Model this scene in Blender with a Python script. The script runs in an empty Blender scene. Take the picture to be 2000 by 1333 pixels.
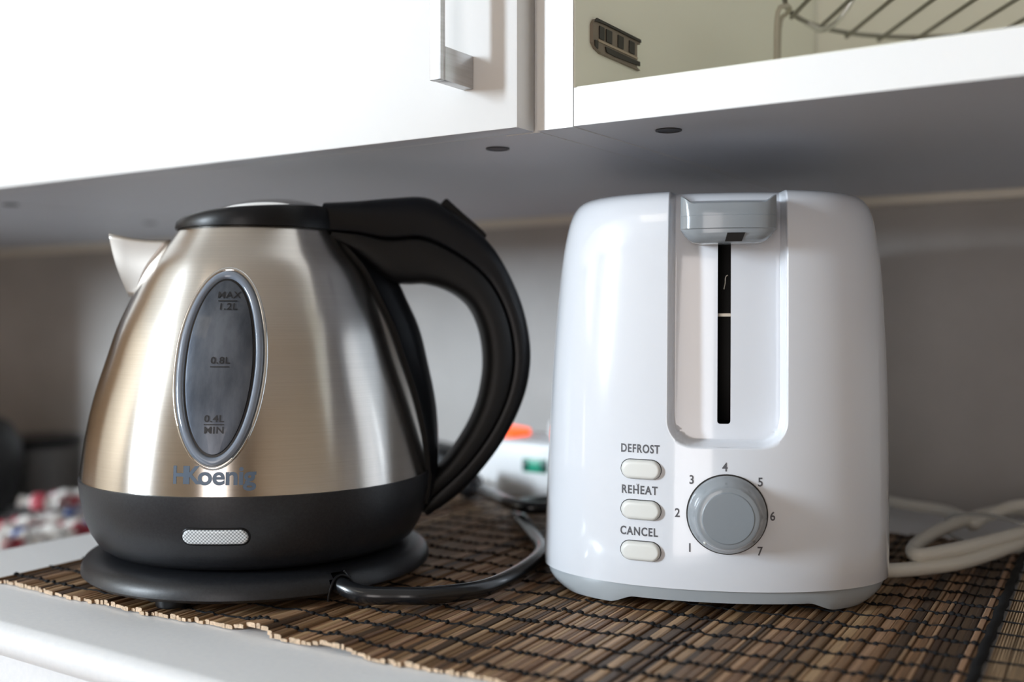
import bpy, bmesh, math, random
from mathutils import Vector, Matrix
random.seed(7)
R = math.radians; PI = math.pi
scn = bpy.context.scene
COL = scn.collection

# ---------------------------------------------------------------- camera
cam_d = bpy.data.cameras.new('camera'); cam = bpy.data.objects.new('camera', cam_d); COL.objects.link(cam)
cam.location = (0, 0, 0.133)
PITCH = -math.atan(44.5/2060); YAW = R(33)
cam.rotation_euler = (PI/2+PITCH, 0, YAW)
cam_d.sensor_width = 36; cam_d.sensor_fit = 'HORIZONTAL'; cam_d.lens = 36*2060/2000
cam_d.clip_start = 0.02; cam_d.clip_end = 50
cam_d.dof.use_dof = True; cam_d.dof.focus_distance = 0.47; cam_d.dof.aperture_fstop = 4.2
scn.camera = cam
# ---------------------------------------------------------------- world / lights / exposure
w = bpy.data.worlds.new('world'); scn.world = w; w.use_nodes = True
w.node_tree.nodes['Background'].inputs[0].default_value = (.55, .72, 1, 1)
w.node_tree.nodes['Background'].inputs[1].default_value = 1.5
scn.view_settings.view_transform = 'Standard'; scn.view_settings.look = 'None'
scn.view_settings.gamma = 1; scn.view_settings.use_curve_mapping = False
scn.view_settings.exposure = 0.12

def area(name, loc, rot, sx, sy, power, color):
    l = bpy.data.lights.new(name, 'AREA'); l.shape = 'RECTANGLE'; l.size = sx; l.size_y = sy
    l.energy = power; l.color = color
    o = bpy.data.objects.new(name, l); COL.objects.link(o); o.location = loc; o.rotation_euler = rot
    return o
WX0, WX1, WZ0, WZ1, WY = -2.49, -2.03, 0.30, 1.30, -2.4         # the kitchen window behind the camera, on the left
area('window_daylight', ((WX0+WX1)/2, WY-.02, (WZ0+WZ1)/2), (PI/2, 0, 0), WX1-WX0, WZ1-WZ0, 208, (.79, .90, 1))
VX0, VX1, VZ0, VZ1 = 0.1, 1.0, -1.1, 1.1                         # unseen balcony door opening, added further right for warm fill light
area('warm_fill_light', ((VX0+VX1)/2, WY-.02, (VZ0+VZ1)/2), (PI/2, 0, 0), VX1-VX0, VZ1-VZ0, 16, (1, .80, .60))
area('ceiling_fill_light', (-.6, -1.2, 1.31), (0, 0, 0), .5, .5, 1.5, (1, .86, .68))  # unseen ceiling lamp, added as a warm fill

# ---------------------------------------------------------------- materials
def mat(name, base=(.8, .8, .8), rough=.5, metal=0, spec=.5, coat=0, **kw):
    m = bpy.data.materials.new(name); m.use_nodes = True
    b = m.node_tree.nodes['Principled BSDF']
    b.inputs['Base Color'].default_value = (*base, 1); b.inputs['Roughness'].default_value = rough
    b.inputs['Metallic'].default_value = metal; b.inputs['Specular IOR Level'].default_value = spec
    b.inputs['Coat Weight'].default_value = coat
    for k, v in kw.items():
        k = k.replace('_', ' ')
        b.inputs[k].default_value = v
    return m
def nd(m, t, **kw):
    n = m.node_tree.nodes.new(t)
    for k, v in kw.items():
        if k in n.inputs: n.inputs[k].default_value = v
        else: setattr(n, k, v)
    return n
def lk(m, a, ao, b, bi): m.node_tree.links.new(a.outputs[ao], b.inputs[bi])
def bsdf(m): return m.node_tree.nodes['Principled BSDF']
def noise_color(m, scale, c1, c2, p1=.35, p2=.65, vec_scale=(1, 1, 1), detail=6, bump=0, bump_dist=.001, rough=None):
    tc = nd(m, 'ShaderNodeTexCoord'); mp = nd(m, 'ShaderNodeMapping'); mp.inputs['Scale'].default_value = vec_scale
    no = nd(m, 'ShaderNodeTexNoise', Scale=scale, Detail=detail, Roughness=.6)
    rp = nd(m, 'ShaderNodeValToRGB'); rp.color_ramp.elements[0].position = p1; rp.color_ramp.elements[1].position = p2
    rp.color_ramp.elements[0].color = (*c1, 1); rp.color_ramp.elements[1].color = (*c2, 1)
    lk(m, tc, 'Object', mp, 'Vector'); lk(m, mp, 'Vector', no, 'Vector'); lk(m, no, 'Fac', rp, 'Fac'); lk(m, rp, 'Color', bsdf(m), 'Base Color')
    if bump:
        bp = nd(m, 'ShaderNodeBump', Strength=bump, Distance=bump_dist); lk(m, no, 'Fac', bp, 'Height'); lk(m, bp, 'Normal', bsdf(m), 'Normal')
    return m
M = {}
M['laminate'] = mat('white_laminate', (.80, .80, .79), .38)
M['interior'] = mat('interior_laminate_bounce_tint', (.90, .90, .79), .45)  # white laminate, with the olive tint of bounced light put into its colour
M['worktop'] = noise_color(mat('worktop_laminate', rough=.33), 400, (.76, .77, .785), (.80, .805, .81))
M['under'] = mat('laminate_underside_shade', (.53, .54, .575), .42)  # shade painted into the laminate: greyer colour on faces turned downwards
M['rail'] = mat('beige_rail', (.78, .72, .62), .5)
M['cap'] = mat('dark_screw_cap', (.035, .035, .04), .5)
M['concrete'] = noise_color(mat('concrete_look_wall_panel', rough=.42), 4.0, (.33, .31, .29), (.50, .48, .46), .3, .75, detail=10, bump=.1)
M['nickel'] = noise_color(mat('brushed_nickel', metal=1, rough=.36), 30, (.52, .52, .52), (.60, .60, .61), vec_scale=(1, 1, 30))
M['roomwall'] = mat('cream_paint', (.46, .38, .29), .8)
M['ceiling'] = mat('white_paint', (.62, .60, .56), .8)
M['floor'] = noise_color(mat('wood_floor', rough=.4), 6, (.16, .09, .05), (.28, .17, .09), vec_scale=(1, 9, 1))
M['wood'] = noise_color(mat('oak_veneer', rough=.5), 3, (.36, .22, .11), (.52, .35, .20), vec_scale=(9, 9, 1))
M['frame'] = mat('window_frame_white', (.8, .8, .8), .4)
M['glass_pane'] = mat('window_glass', (1, 1, 1), 0, Transmission_Weight=1.0)
M['white_plastic'] = mat('glossy_white_plastic', (.76, .785, .83), .12, spec=.5, coat=.8, Coat_Roughness=.03)
M['button'] = mat('ivory_button_plastic', (.74, .74, .70), .38)
M['grey_plastic'] = mat('grey_plastic', (.37, .40, .42), .30)
M['grey_gloss'] = mat('glossy_grey_plastic', (.26, .285, .305), .15, coat=.3)
M['grey_cap'] = mat('knob_cap_grey', (.22, .25, .275), .36)
M['ink'] = mat('dark_grey_print', (.09, .09, .10), .5)
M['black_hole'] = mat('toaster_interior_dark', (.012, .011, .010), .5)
M['inner_metal'] = mat('toaster_inner_metal', (.5, .48, .42), .4, metal=1)
M['black'] = mat('satin_black_plastic', (.005, .0055, .007), .36, spec=.3)
M['black_soft'] = mat('soft_black_grip', (.005, .005, .0055), .5, spec=.35)
M['black_matt'] = noise_color(mat('matt_black_plastic', rough=.40, spec=.5), 900, (.008, .009, .012), (.016, .0175, .021), bump=.25, bump_dist=.0002)
M['black_cord'] = mat('glossy_black_cord', (.010, .011, .013), .24, coat=.25)
M['white_cord'] = mat('white_cord', (.80, .77, .68), .4)
M['satin_steel'] = mat('satin_steel', (.40, .37, .34), .40, metal=1)
M['chrome'] = mat('polished_steel', (.75, .75, .74), .1, metal=1)
M['ring_grey'] = mat('blue_grey_gauge_plastic', (.20, .235, .29), .14, coat=.5)
M['gauge_dark'] = mat('dark_gauge_gap', (.01, .01, .012), .3)
M['gauge_lens'] = noise_color(mat('smoked_gauge_window', metal=.75, rough=.38, coat=.3), 60, (.05, .06, .08), (.15, .17, .205), vec_scale=(1, 1, .12))
M['logo'] = mat('blue_grey_print', (.085, .12, .17), .35)
M['gauge_ink'] = mat('black_print', (.01, .01, .012), .4)
M['red_glow'] = mat('lit_red_rocker', (.8, .06, .01), .3, Emission_Color=(1, .10, .015, 1), Emission_Strength=1.6)
M['green'] = mat('green_plastic', (.0, .34, .20), .35)
M['green_dark'] = mat('dark_green_plastic', (.0, .07, .05), .35)
M['strip_white'] = mat('power_strip_white', (.86, .87, .88), .35)
M['rack'] = mat('dark_steel_wire', (.30, .29, .25), .38, metal=.8)
M['leg_wire'] = mat('pale_coated_wire', (.50, .47, .38), .4)
M['tram_body'] = mat('tram_brown_grey', (.22, .18, .14), .55)
M['tram_light'] = mat('tram_beige', (.42, .34, .25), .55)
M['tram_dark'] = mat('tram_dark', (.015, .012, .008), .5)
M['canister'] = mat('grey_canister', (.13, .12, .11), .4, metal=.3)
M['wrap_white'] = mat('white_wrapper', (.85, .82, .78), .3)
M['wrap_red'] = mat('red_wrapper', (.40, .06, .08), .3)
M['wrap_blue'] = mat('blue_wrapper', (.04, .09, .28), .3)
M['thread'] = mat('black_thread', (.005, .005, .006), .8, spec=.3)
M['clear'] = mat('clear_plastic_tie', (.8, .82, .8), .1, Transmission_Weight=.85)

# brushed stainless steel with a tangent that runs round the kettle
m = mat('brushed_stainless_steel', (.66, .62, .57), .27, metal=1)
b = bsdf(m); b.inputs['Anisotropic'].default_value = .85; b.inputs['Anisotropic Rotation'].default_value = .25
tg = nd(m, 'ShaderNodeTangent', direction_type='RADIAL', axis='Z'); lk(m, tg, 'Tangent', b, 'Tangent')
tc = nd(m, 'ShaderNodeTexCoord'); mp = nd(m, 'ShaderNodeMapping'); mp.inputs['Scale'].default_value = (14, 14, 2600)
no = nd(m, 'ShaderNodeTexNoise', Scale=1.0, Detail=2.0); lk(m, tc, 'Object', mp, 'Vector'); lk(m, mp, 'Vector', no, 'Vector')
rp = nd(m, 'ShaderNodeValToRGB'); rp.color_ramp.elements[0].color = (.66, .63, .59, 1); rp.color_ramp.elements[1].color = (.72, .685, .64, 1); rp.color_ramp.elements[0].position = .3; rp.color_ramp.elements[1].position = .7
lk(m, no, 'Fac', rp, 'Fac'); lk(m, rp, 'Color', b, 'Base Color')
n2 = nd(m, 'ShaderNodeTexNoise', Scale=55.0, Detail=4.0); lk(m, tc, 'Object', n2, 'Vector')     # faint smears and water marks
mr = nd(m, 'ShaderNodeMapRange'); mr.inputs[1].default_value = .3; mr.inputs[2].default_value = .75; mr.inputs[3].default_value = .262; mr.inputs[4].default_value = .285
lk(m, n2, 'Fac', mr, 0); b.inputs['Roughness'].default_value = .235
M['steel'] = m

# bamboo slats: every slat keeps its own tone (mesh attribute), grain runs along it
m = mat('bamboo_slat', rough=.52)
at = nd(m, 'ShaderNodeAttribute', attribute_name='tone'); tc = nd(m, 'ShaderNodeTexCoord')
mp = nd(m, 'ShaderNodeMapping'); mp.inputs['Scale'].default_value = (900, 25, 900)
no = nd(m, 'ShaderNodeTexNoise', Scale=1.0, Detail=5.0); lk(m, tc, 'Object', mp, 'Vector'); lk(m, mp, 'Vector', no, 'Vector')
mr = nd(m, 'ShaderNodeMapRange'); mr.inputs[1].default_value = .25; mr.inputs[2].default_value = .75; mr.inputs[3].default_value = .55; mr.inputs[4].default_value = 1.3
mx = nd(m, 'ShaderNodeVectorMath', operation='SCALE'); lk(m, no, 'Fac', mr, 0); lk(m, at, 'Color', mx, 0); lk(m, mr, 0, mx, 'Scale'); lk(m, mx, 0, bsdf(m), 'Base Color')
M['bamboo'] = m
# indicator lens: a diamond grid of bright dots
m = mat('knurled_clear_lens', rough=.2, coat=.3)
tc = nd(m, 'ShaderNodeTexCoord'); mp = nd(m, 'ShaderNodeMapping'); mp.inputs['Rotation'].default_value = (0, R(45), 0)
mp.inputs['Scale'].default_value = (1, 1, 1)
ck = nd(m, 'ShaderNodeTexVoronoi', Scale=1000.0); ck.inputs['Randomness'].default_value = 0; ck.voronoi_dimensions = '2D'
sx = nd(m, 'ShaderNodeSeparateXYZ'); cb = nd(m, 'ShaderNodeCombineXYZ')
lk(m, tc, 'UV', ck, 'Vector')
rp = nd(m, 'ShaderNodeValToRGB'); rp.color_ramp.elements[0].position = .25; rp.color_ramp.elements[1].position = .6
rp.color_ramp.elements[0].color = (.88, .92, .95, 1); rp.color_ramp.elements[1].color = (.16, .19, .21, 1)
ck.inputs['Scale'].default_value = 1.0
lk(m, ck, 'Distance', rp, 'Fac'); lk(m, rp, 'Color', bsdf(m), 'Base Color')
M['lens'] = m

# ---------------------------------------------------------------- helpers
def link(name, me, m=None, parent=None, smooth=None):
    o = bpy.data.objects.new(name, me); COL.objects.link(o)
    if m is not None:
        for x in (m if isinstance(m, (list, tuple)) else [m]): me.materials.append(x)
    if smooth is not None:
        me.shade_smooth(); me.set_sharp_from_angle(angle=R(smooth))
    if parent is not None: o.parent = parent
    return o
def mesh(name, vs, fs, m=None, parent=None, smooth=None):
    me = bpy.data.meshes.new(name); me.from_pydata([tuple(v) for v in vs], [], fs); me.validate(); me.update()
    return link(name, me, m, parent, smooth)
def bobj(name, bm, m=None, parent=None, smooth=None):
    bmesh.ops.recalc_face_normals(bm, faces=bm.faces)
    me = bpy.data.meshes.new(name); bm.to_mesh(me); bm.free()
    return link(name, me, m, parent, smooth)
def empty(name, loc=(0, 0, 0), rz=0):
    o = bpy.data.objects.new(name, None); COL.objects.link(o); o.location = loc; o.rotation_euler = (0, 0, rz); o.empty_display_size = .02
    return o
def tag(o, label=None, cat=None, group=None, kind=None):
    if label: o['label'] = label
    if cat: o['category'] = cat
    if group: o['group'] = group
    if kind: o['kind'] = kind
    return o
def box_bm(bm, x0, x1, y0, y1, z0, z1, bev=0, seg=2):
    r = bmesh.ops.create_cube(bm, size=1)
    vs = r['verts']
    for v in vs: v.co = Vector(((x0+x1)/2+v.co.x*(x1-x0), (y0+y1)/2+v.co.y*(y1-y0), (z0+z1)/2+v.co.z*(z1-z0)))
    if bev:
        es = list({e for v in vs for e in v.link_edges})
        bmesh.ops.bevel(bm, geom=es, offset=bev, segments=seg, affect='EDGES', profile=.5)
def box(name, x0, x1, y0, y1, z0, z1, m, parent=None, bev=0, seg=2):
    bm = bmesh.new(); box_bm(bm, x0, x1, y0, y1, z0, z1, bev, seg)
    return bobj(name, bm, m, parent, 40 if bev else None)
def revolve(name, prof, m, parent=None, n=96, smooth=35, cap0=True, cap1=True, center=(0, 0, 0)):
    vs = []; fs = []
    for (r, z) in prof:
        for i in range(n):
            a = 2*PI*i/n; vs.append((center[0]+r*math.cos(a), center[1]+r*math.sin(a), center[2]+z))
    for j in range(len(prof)-1):
        for i in range(n):
            k = (i+1) % n; fs.append((j*n+i, j*n+k, (j+1)*n+k, (j+1)*n+i))
    if cap0: fs.append(tuple(reversed(range(n))))
    if cap1: fs.append(tuple(range((len(prof)-1)*n, len(prof)*n)))
    return mesh(name, vs, fs, m, parent, smooth)
def spline(pts, per=10):
    """Catmull-Rom through the points"""
    P = [Vector(p) for p in pts]; out = []
    for i in range(len(P)-1):
        p0 = P[i-1] if i else P[0]*2-P[1]; p1 = P[i]; p2 = P[i+1]; p3 = P[i+2] if i+2 < len(P) else P[-1]*2-P[-2]
        for k in range(per):
            t = k/per
            out.append(.5*((2*p1)+(p2-p0)*t+(2*p0-5*p1+4*p2-p3)*t*t+(3*p1-p0-3*p2+p3)*t**3))
    out.append(P[-1]); return out
def tube_data(path, r, n=12, closed=False):
    vs = []; fs = []; L = len(path); rs = r if isinstance(r, (list, tuple)) else [r]*L
    up = Vector((0, 0, 1)); prev = None
    for i, p in enumerate(path):
        p = Vector(p)
        a = Vector(path[(i-1) % L] if (closed or i) else path[0]); c = Vector(path[(i+1) % L] if (closed or i < L-1) else path[-1])
        t = (c-a).normalized()
        if prev is None:
            q = t.cross(up)
            if q.length < 1e-3: q = t.cross(Vector((1, 0, 0)))
            q.normalize()
        else:
            q = (prev-t*prev.dot(t)).normalized()
        prev = q; s = t.cross(q)
        for k in range(n):
            an = 2*PI*k/n; vs.append(p+(q*math.cos(an)+s*math.sin(an))*rs[i])
    m_ = L if closed else L-1
    for i in range(m_):
        j = (i+1) % L
        for k in range(n):
            l = (k+1) % n; fs.append((i*n+k, i*n+l, j*n+l, j*n+k))
    if not closed: fs.append(tuple(reversed(range(n)))); fs.append(tuple(range((L-1)*n, L*n)))
    return vs, fs
def tube(name, path, r, m, parent=None, n=14, closed=False):
    vs, fs = tube_data(path, r, n, closed); return mesh(name, vs, fs, m, parent, 60)
def join_data(parts):
    V = []; Fc = []
    for vs, fs in parts:
        o = len(V); V += list(vs); Fc += [tuple(i+o for i in f) for f in fs]
    return V, Fc
def text_data(s, size, sx=1.0, bold=0.0, space=1.0, depth=0.0):
    cu = bpy.data.curves.new('t', 'FONT'); cu.body = s; cu.size = size; cu.align_x = 'CENTER'; cu.align_y = 'CENTER'
    cu.offset = bold; cu.space_character = space; cu.resolution_u = 6
    o = bpy.data.objects.new('t', cu); COL.objects.link(o)
    dg = bpy.context.evaluated_depsgraph_get(); me = bpy.data.meshes.new_from_object(o.evaluated_get(dg))
    bm = bmesh.new(); bm.from_mesh(me)
    bmesh.ops.triangulate(bm, faces=bm.faces)
    bmesh.ops.subdivide_edges(bm, edges=[e for e in bm.edges if e.calc_length() > size*.25], cuts=2, use_grid_fill=False)
    bmesh.ops.triangulate(bm, faces=bm.faces)
    vs = [(v.co.x*sx, v.co.y) for v in bm.verts]; fs = [tuple(v.index for v in f.verts) for f in bm.faces]
    bm.free(); bpy.data.objects.remove(o); bpy.data.curves.remove(cu); bpy.data.meshes.remove(me)
    return vs, fs
def lerp_tab(T, z):
    if z <= T[0][0]: return T[0][1]
    for (a, x), (b_, y) in zip(T, T[1:]):
        if z <= b_: return x+(y-x)*(z-a)/(b_-a)
    return T[-1][1]

# ================================================================ THE ROOM
ST = 'structure'
X0, X1, Y0, Y1, Z0, Z1 = -3.3, 1.9, WY, .772, -1.2, 1.35
def slab(name, *a, m=None): return tag(box(name, *a, m), kind=ST)
slab('floor', X0-.1, X1+.1, Y0-.1, Y1+.1, Z0-.1, Z0, m=M['floor'])
slab('ceiling', X0-.1, X1+.1, Y0-.1, Y1+.1, Z1, Z1+.1, m=M['ceiling'])
slab('wall_back', X0-.1, X1+.1, Y1, Y1+.1, Z0, Z1, m=M['concrete'])
slab('wall_left', X0-.1, X0, Y0, Y1, Z0, Z1, m=M['roomwall'])
slab('wall_right', X1, X1+.1, Y0, Y1, Z0, Z1, m=M['roomwall'])
bm = bmesh.new()                                     # front wall with its two openings
for a in ((X0-.1, WX0, Z0, Z1), (WX1, VX0, Z0, Z1), (VX1, X1+.1, Z0, Z1), (WX0, WX1, Z0, WZ0), (WX0, WX1, WZ1, Z1), (VX0, VX1, Z0, VZ0), (VX0, VX1, VZ1, Z1)):
    box_bm(bm, a[0], a[1], WY-.15, WY, a[2], a[3])
tag(bobj('wall_front', bm, M['roomwall']), kind=ST)
def casement(name, x0, x1, z0, z1, mid):
    e = empty(name, ((x0+x1)/2, WY, z0)); tag(e, kind=ST)
    bm = bmesh.new(); c = (x0+x1)/2; h = z1-z0; wd = (x1-x0)/2
    for a in ((-wd, -wd+.05, 0, h), (wd-.05, wd, 0, h), (-wd+.05, wd-.05, 0, .05), (-wd+.05, wd-.05, h-.05, h)) + (((-.03, .03, .05, h-.05),) if mid else ()):
        box_bm(bm, a[0], a[1], -.01, .03, a[2], a[3], .004)
    bobj('window_frame', bm, M['frame'], e, 40)
    return e
casement('window_1', WX0, WX1, WZ0, WZ1, False)
casement('fill_light_opening', VX0, VX1, VZ0, VZ1, False)  # frame round the added fill light
# housing of the added fill lamp on the ceiling
e = empty('added_fill_lamp', (-.6, -1.2, 1.35)); tag(e, 'white square ceiling lamp added behind the viewpoint for warm fill', 'lamp')
box('fill_lamp_housing', -.27, .27, -.27, .27, -.035, -.002, M['frame'], e, .006)

# ================================================================ WORKTOPS
def worktop(name, x0, x1, y0, y1, z0, z1, r, m, label):
    e = empty(name, ((x0+x1)/2, (y0+y1)/2, z0)); tag(e, label, 'worktop')
    ox, oy = (x0+x1)/2, (y0+y1)/2
    prof = [(y1, z0), (y1, z1)]
    for i in range(9):
        a = PI/2+PI*i/8*1.0
        prof.append((y0+r+r*math.cos(a), z1-r+r*math.sin(a)))
    prof += [(y0+.012, z1-2*r), (y0+.012, z0)]
    vs = [(x-ox, p[0]-oy, p[1]-z0) for x in (x0, x1) for p in prof]; n = len(prof)
    fs = [(i, (i+1) % n, n+(i+1) % n, n+i) for i in range(n)] + [tuple(reversed(range(n))), tuple(range(n, 2*n))]
    mesh('worktop_slab', vs, fs, m, e, 30)
    return e
worktop('worktop', -.573, 1.3, .258, .770, -.28, 0, .0075, M['worktop'], 'white worktop with a rounded front lip under the kettle and toaster')
box_ = box('lower_shelf_board', -1.295, -.60, .20, .770, -.093, -.068, M['worktop'], bev=.002)
tag(box_, 'lower white board left of the worktop with wrapped sweets on it', 'shelf')

# ================================================================ CABINETS
def cabinet(name, x0, x1, z0, z1, yf, label, door=None, bottom_from=None, caps=()):
    """x0..x1 outside, panels 18 mm, back at the wall"""
    e = empty(name, ((x0+x1)/2, yf, z0)); tag(e, label, 'wall cabinet'); ox, oy, oz = (x0+x1)/2, yf, z0
    def p(n, a, b_, c, d, f, g, m, bev=0): return box(n, a-ox, b_-ox, c-oy, d-oy, f-oz, g-oz, m, e, bev)
    yb = .742
    sa = p('side_panel', x0, x0+.0182, yf, yb+.012, z0, z1, M['laminate'])
    sb = p('side_panel', x1-.0182, x1, yf, yb+.012, z0, z1, M['laminate'])
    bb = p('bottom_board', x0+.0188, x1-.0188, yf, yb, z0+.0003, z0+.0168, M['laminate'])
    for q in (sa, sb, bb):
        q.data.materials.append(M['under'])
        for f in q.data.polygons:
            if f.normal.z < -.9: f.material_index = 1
    p('top_board', x0+.0188, x1-.0188, yf, yb, z1-.018, z1, M['laminate'])
    p('back_panel', x0+.0188, x1-.0188, yb+.001, yb+.010, z0+.004, z1-.02, M['interior'])
    p('hanging_rail', x0, x1, yb+.0125, .7715, z0-.004, z0+.03, M['rail'])
    for (cx, cy) in caps:
        revolve('screw_cap', [(.0058, 0), (.0058, -.0006), (.0048, -.0008), (.0046, -.0004), (.001, -.0003)], M['cap'], e, 32, center=(cx-ox, cy-oy, 0.0003))
    if door:
        dx0, dx1 = door
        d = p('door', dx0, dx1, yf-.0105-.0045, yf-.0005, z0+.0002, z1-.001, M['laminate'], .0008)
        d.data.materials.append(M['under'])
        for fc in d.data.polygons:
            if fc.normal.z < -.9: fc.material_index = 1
        return e, d, (ox, oy, oz)
    return e, None, (ox, oy, oz)
cl, dl, org = cabinet('wall_cabinet', -.7435, -.2470, .216, .92, .4035, 'closed white wall cabinet with a square nickel bar handle above the kettle', door=(-.7405, -.2496), caps=((-.2883, .4311), (-.728, .4481)))
# nickel bar handle (front bar, two feet reaching the door)
bm = bmesh.new(); f0, f1 = .3642, .3675
hx0, hx1 = -.2790, -.2728; hz0, hz1 = .2355, .3635; yd = .3884
box_bm(bm, hx0-org[0], hx1-org[0], f0-org[1], f1-org[1], hz0-org[2], hz1-org[2], .0004)
box_bm(bm, hx0+.0006-org[0], hx1-org[0], f1-.0002-org[1], yd-org[1], hz0-org[2], hz0+.0148-org[2], .0004)
box_bm(bm, hx0+.0006-org[0], hx1-org[0], f1-.0002-org[1], yd-org[1], hz1-.0148-org[2], hz1-org[2], .0004)
h = bobj('handle', bm, M['nickel'], dl, 40); h['label'] = 'square brushed nickel bar handle'
cr, _, orgr = cabinet('wall_cabinet', -.2462, .56, .216, .62, .3995, 'open white wall cabinet with a tram decoration on its inner side, above the toaster', caps=((-.1968, .4301),))
# thin sheets on its inner faces carry the painted olive bounce light
box('side_tint_sheet', -.2279-orgr[0], -.2274-orgr[0], .4003-orgr[1], .7415-orgr[1], .2332-.216, .60-.216, M['interior'], cr)
box('bottom_tint_sheet', -.2270-orgr[0], .541-orgr[0], .4010-orgr[1], .7415-orgr[1], .2331-.216, .2335-.216, M['interior'], cr)
c3, d3, o3 = cabinet('wall_cabinet', -1.30, -.7445, .216, .92, .4035, 'closed white wall cabinet at the far left edge, its underside showing above the dark jar', door=(-1.2975, -.7470), caps=((-.765, .60),))

# unseen cupboard added beyond the left edge to shade the wall behind the jar
e = empty('shade_cupboard', (-1.622, .45, Z0)); tag(e, 'unseen tall wooden cupboard added beyond the left edge to shade the wall', 'cupboard')
box('shade_cupboard_body', -.30, .30, -.32, .315, 0, 2.3, M['wood'], e, .002)
box('door', -.297, .297, -.340, -.321, .08, 2.29, M['wood'], e, .002)
# ---- tram decoration on the inner side panel (facing +X)
e = empty('tram_magnet', (-.2274, .4375, .2605)); tag(e, 'small brown tram shaped decoration stuck inside the open cabinet', 'magnet')
def plate(name, pts, x0, x1, m, parent):
    n = len(pts); vs = [(x0, a, c) for a, c in pts]+[(x1, a, c) for a, c in pts]
    fs = [(i, (i+1) % n, n+(i+1) % n, n+i) for i in range(n)]+[tuple(reversed(range(n))), tuple(range(n, 2*n))]
    bm = bmesh.new(); V = [bm.verts.new(v) for v in vs]
    for f in fs: bm.faces.new([V[i] for i in f])
    return bobj(name, bm, m, parent)
T_ = lambda pts: [((a-.024), (c-.0085)) for a, c in pts]
plate('tram_body', T_([(0, .0035), (0, .0115), (.002, .0140), (.0472, .0140), (.0472, .0124), (.0440, .0124), (.0440, .0042), (.0472, .0042), (.0472, .0026), (.0440, .0026), (.0440, .0010), (.0476, 0), (.008, 0), (.003, .0012)]), 0, .0016, M['tram_body'], e)
plate('roof', T_([(.001, .0128), (.0025, .0145), (.0465, .0145), (.0470, .0132), (.010, .0134), (.003, .0130)]), .0017, .0024, M['tram_dark'], e)
for a, b_ in ((.0055, .0100), (.0120, .0175), (.0235, .0290), (.0350, .0405)):
    plate('tram_window', T_([(a, .0062), (a, .0118), (b_, .0118), (b_, .0062)]), .0017, .0021, M['tram_dark'], e)
plate('skirt', T_([(.012, .0014), (.011, .0036), (.046, .0036), (.046, .0018), (.020, .0010)]), .0017, .0023, M['tram_dark'], e)
plate('headlamp', T_([(.0012, .0018), (.0012, .0046), (.0040, .0046), (.0040, .0012)]), .0017, .0022, M['tram_dark'], e)
plate('trim_strip', T_([(.0045, .0046), (.0045, .0056), (.0440, .0056), (.0440, .0046)]), .0017, .0020, M['tram_light'], e)

# ---- round wire rack standing in the open cabinet
rc = (-.088, .575); RZ = .300; RR = .100
e = empty('wire_rack', (rc[0], rc[1], .2336)); tag(e, 'round wire cooling rack on legs inside the open cabinet', 'rack'); dz = RZ-.2336
parts = [tube_data([(RR*math.cos(2*PI*i/72), RR*math.sin(2*PI*i/72), dz) for i in range(72)], .0014, 8, True)]
mesh('rim', *parts[0], M['rack'], e, 60)
parts = []
dv = Vector((.55, -.835, 0)).normalized(); pv = Vector((.835, .55, 0)).normalized()
for k in range(-4, 5):
    o_ = k*.0215; hl = math.sqrt(max(RR*RR-o_*o_, 0))
    a = pv*o_-dv*(hl+.001); c = pv*o_+dv*(hl+.001)
    parts.append(tube_data([(a.x, a.y, dz-.0022), (c.x, c.y, dz-.0022)], .0012, 8))
mesh('wires', *join_data(parts), M['rack'], e, 60)
for an in (195, 75, 315):
    a = R(an); t = Vector((-math.sin(a), math.cos(a), 0)); c = Vector((math.cos(a), math.sin(a), 0))*(RR+.0035)
    pts = [c-t*.010+Vector((0, 0, .0012)), c-t*.010+Vector((0, 0, dz-.012)), c-t*.007-c.normalized()*.004+Vector((0, 0, dz-.004)), c-c.normalized()*.006+Vector((0, 0, dz-.0035)), c+t*.007-c.normalized()*.004+Vector((0, 0, dz-.004)), c+t*.010+Vector((0, 0, dz-.012)), c+t*.010+Vector((0, 0, .0012))]
    tube('leg', spline(pts, 5), .0013, M['leg_wire'], e, 8)
a = R(172); c = Vector((math.cos(a), math.sin(a), 0))
tube('grip', spline([c*RR+Vector((0, .004, dz)), c*(RR-.010)+Vector((0, .004, dz-.006)), c*(RR-.02)+Vector((0, .004, dz-.001)), c*(RR-.03)+Vector((0, .004, dz+.012))], 5), .0016, M['chrome'], e, 8)

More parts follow.
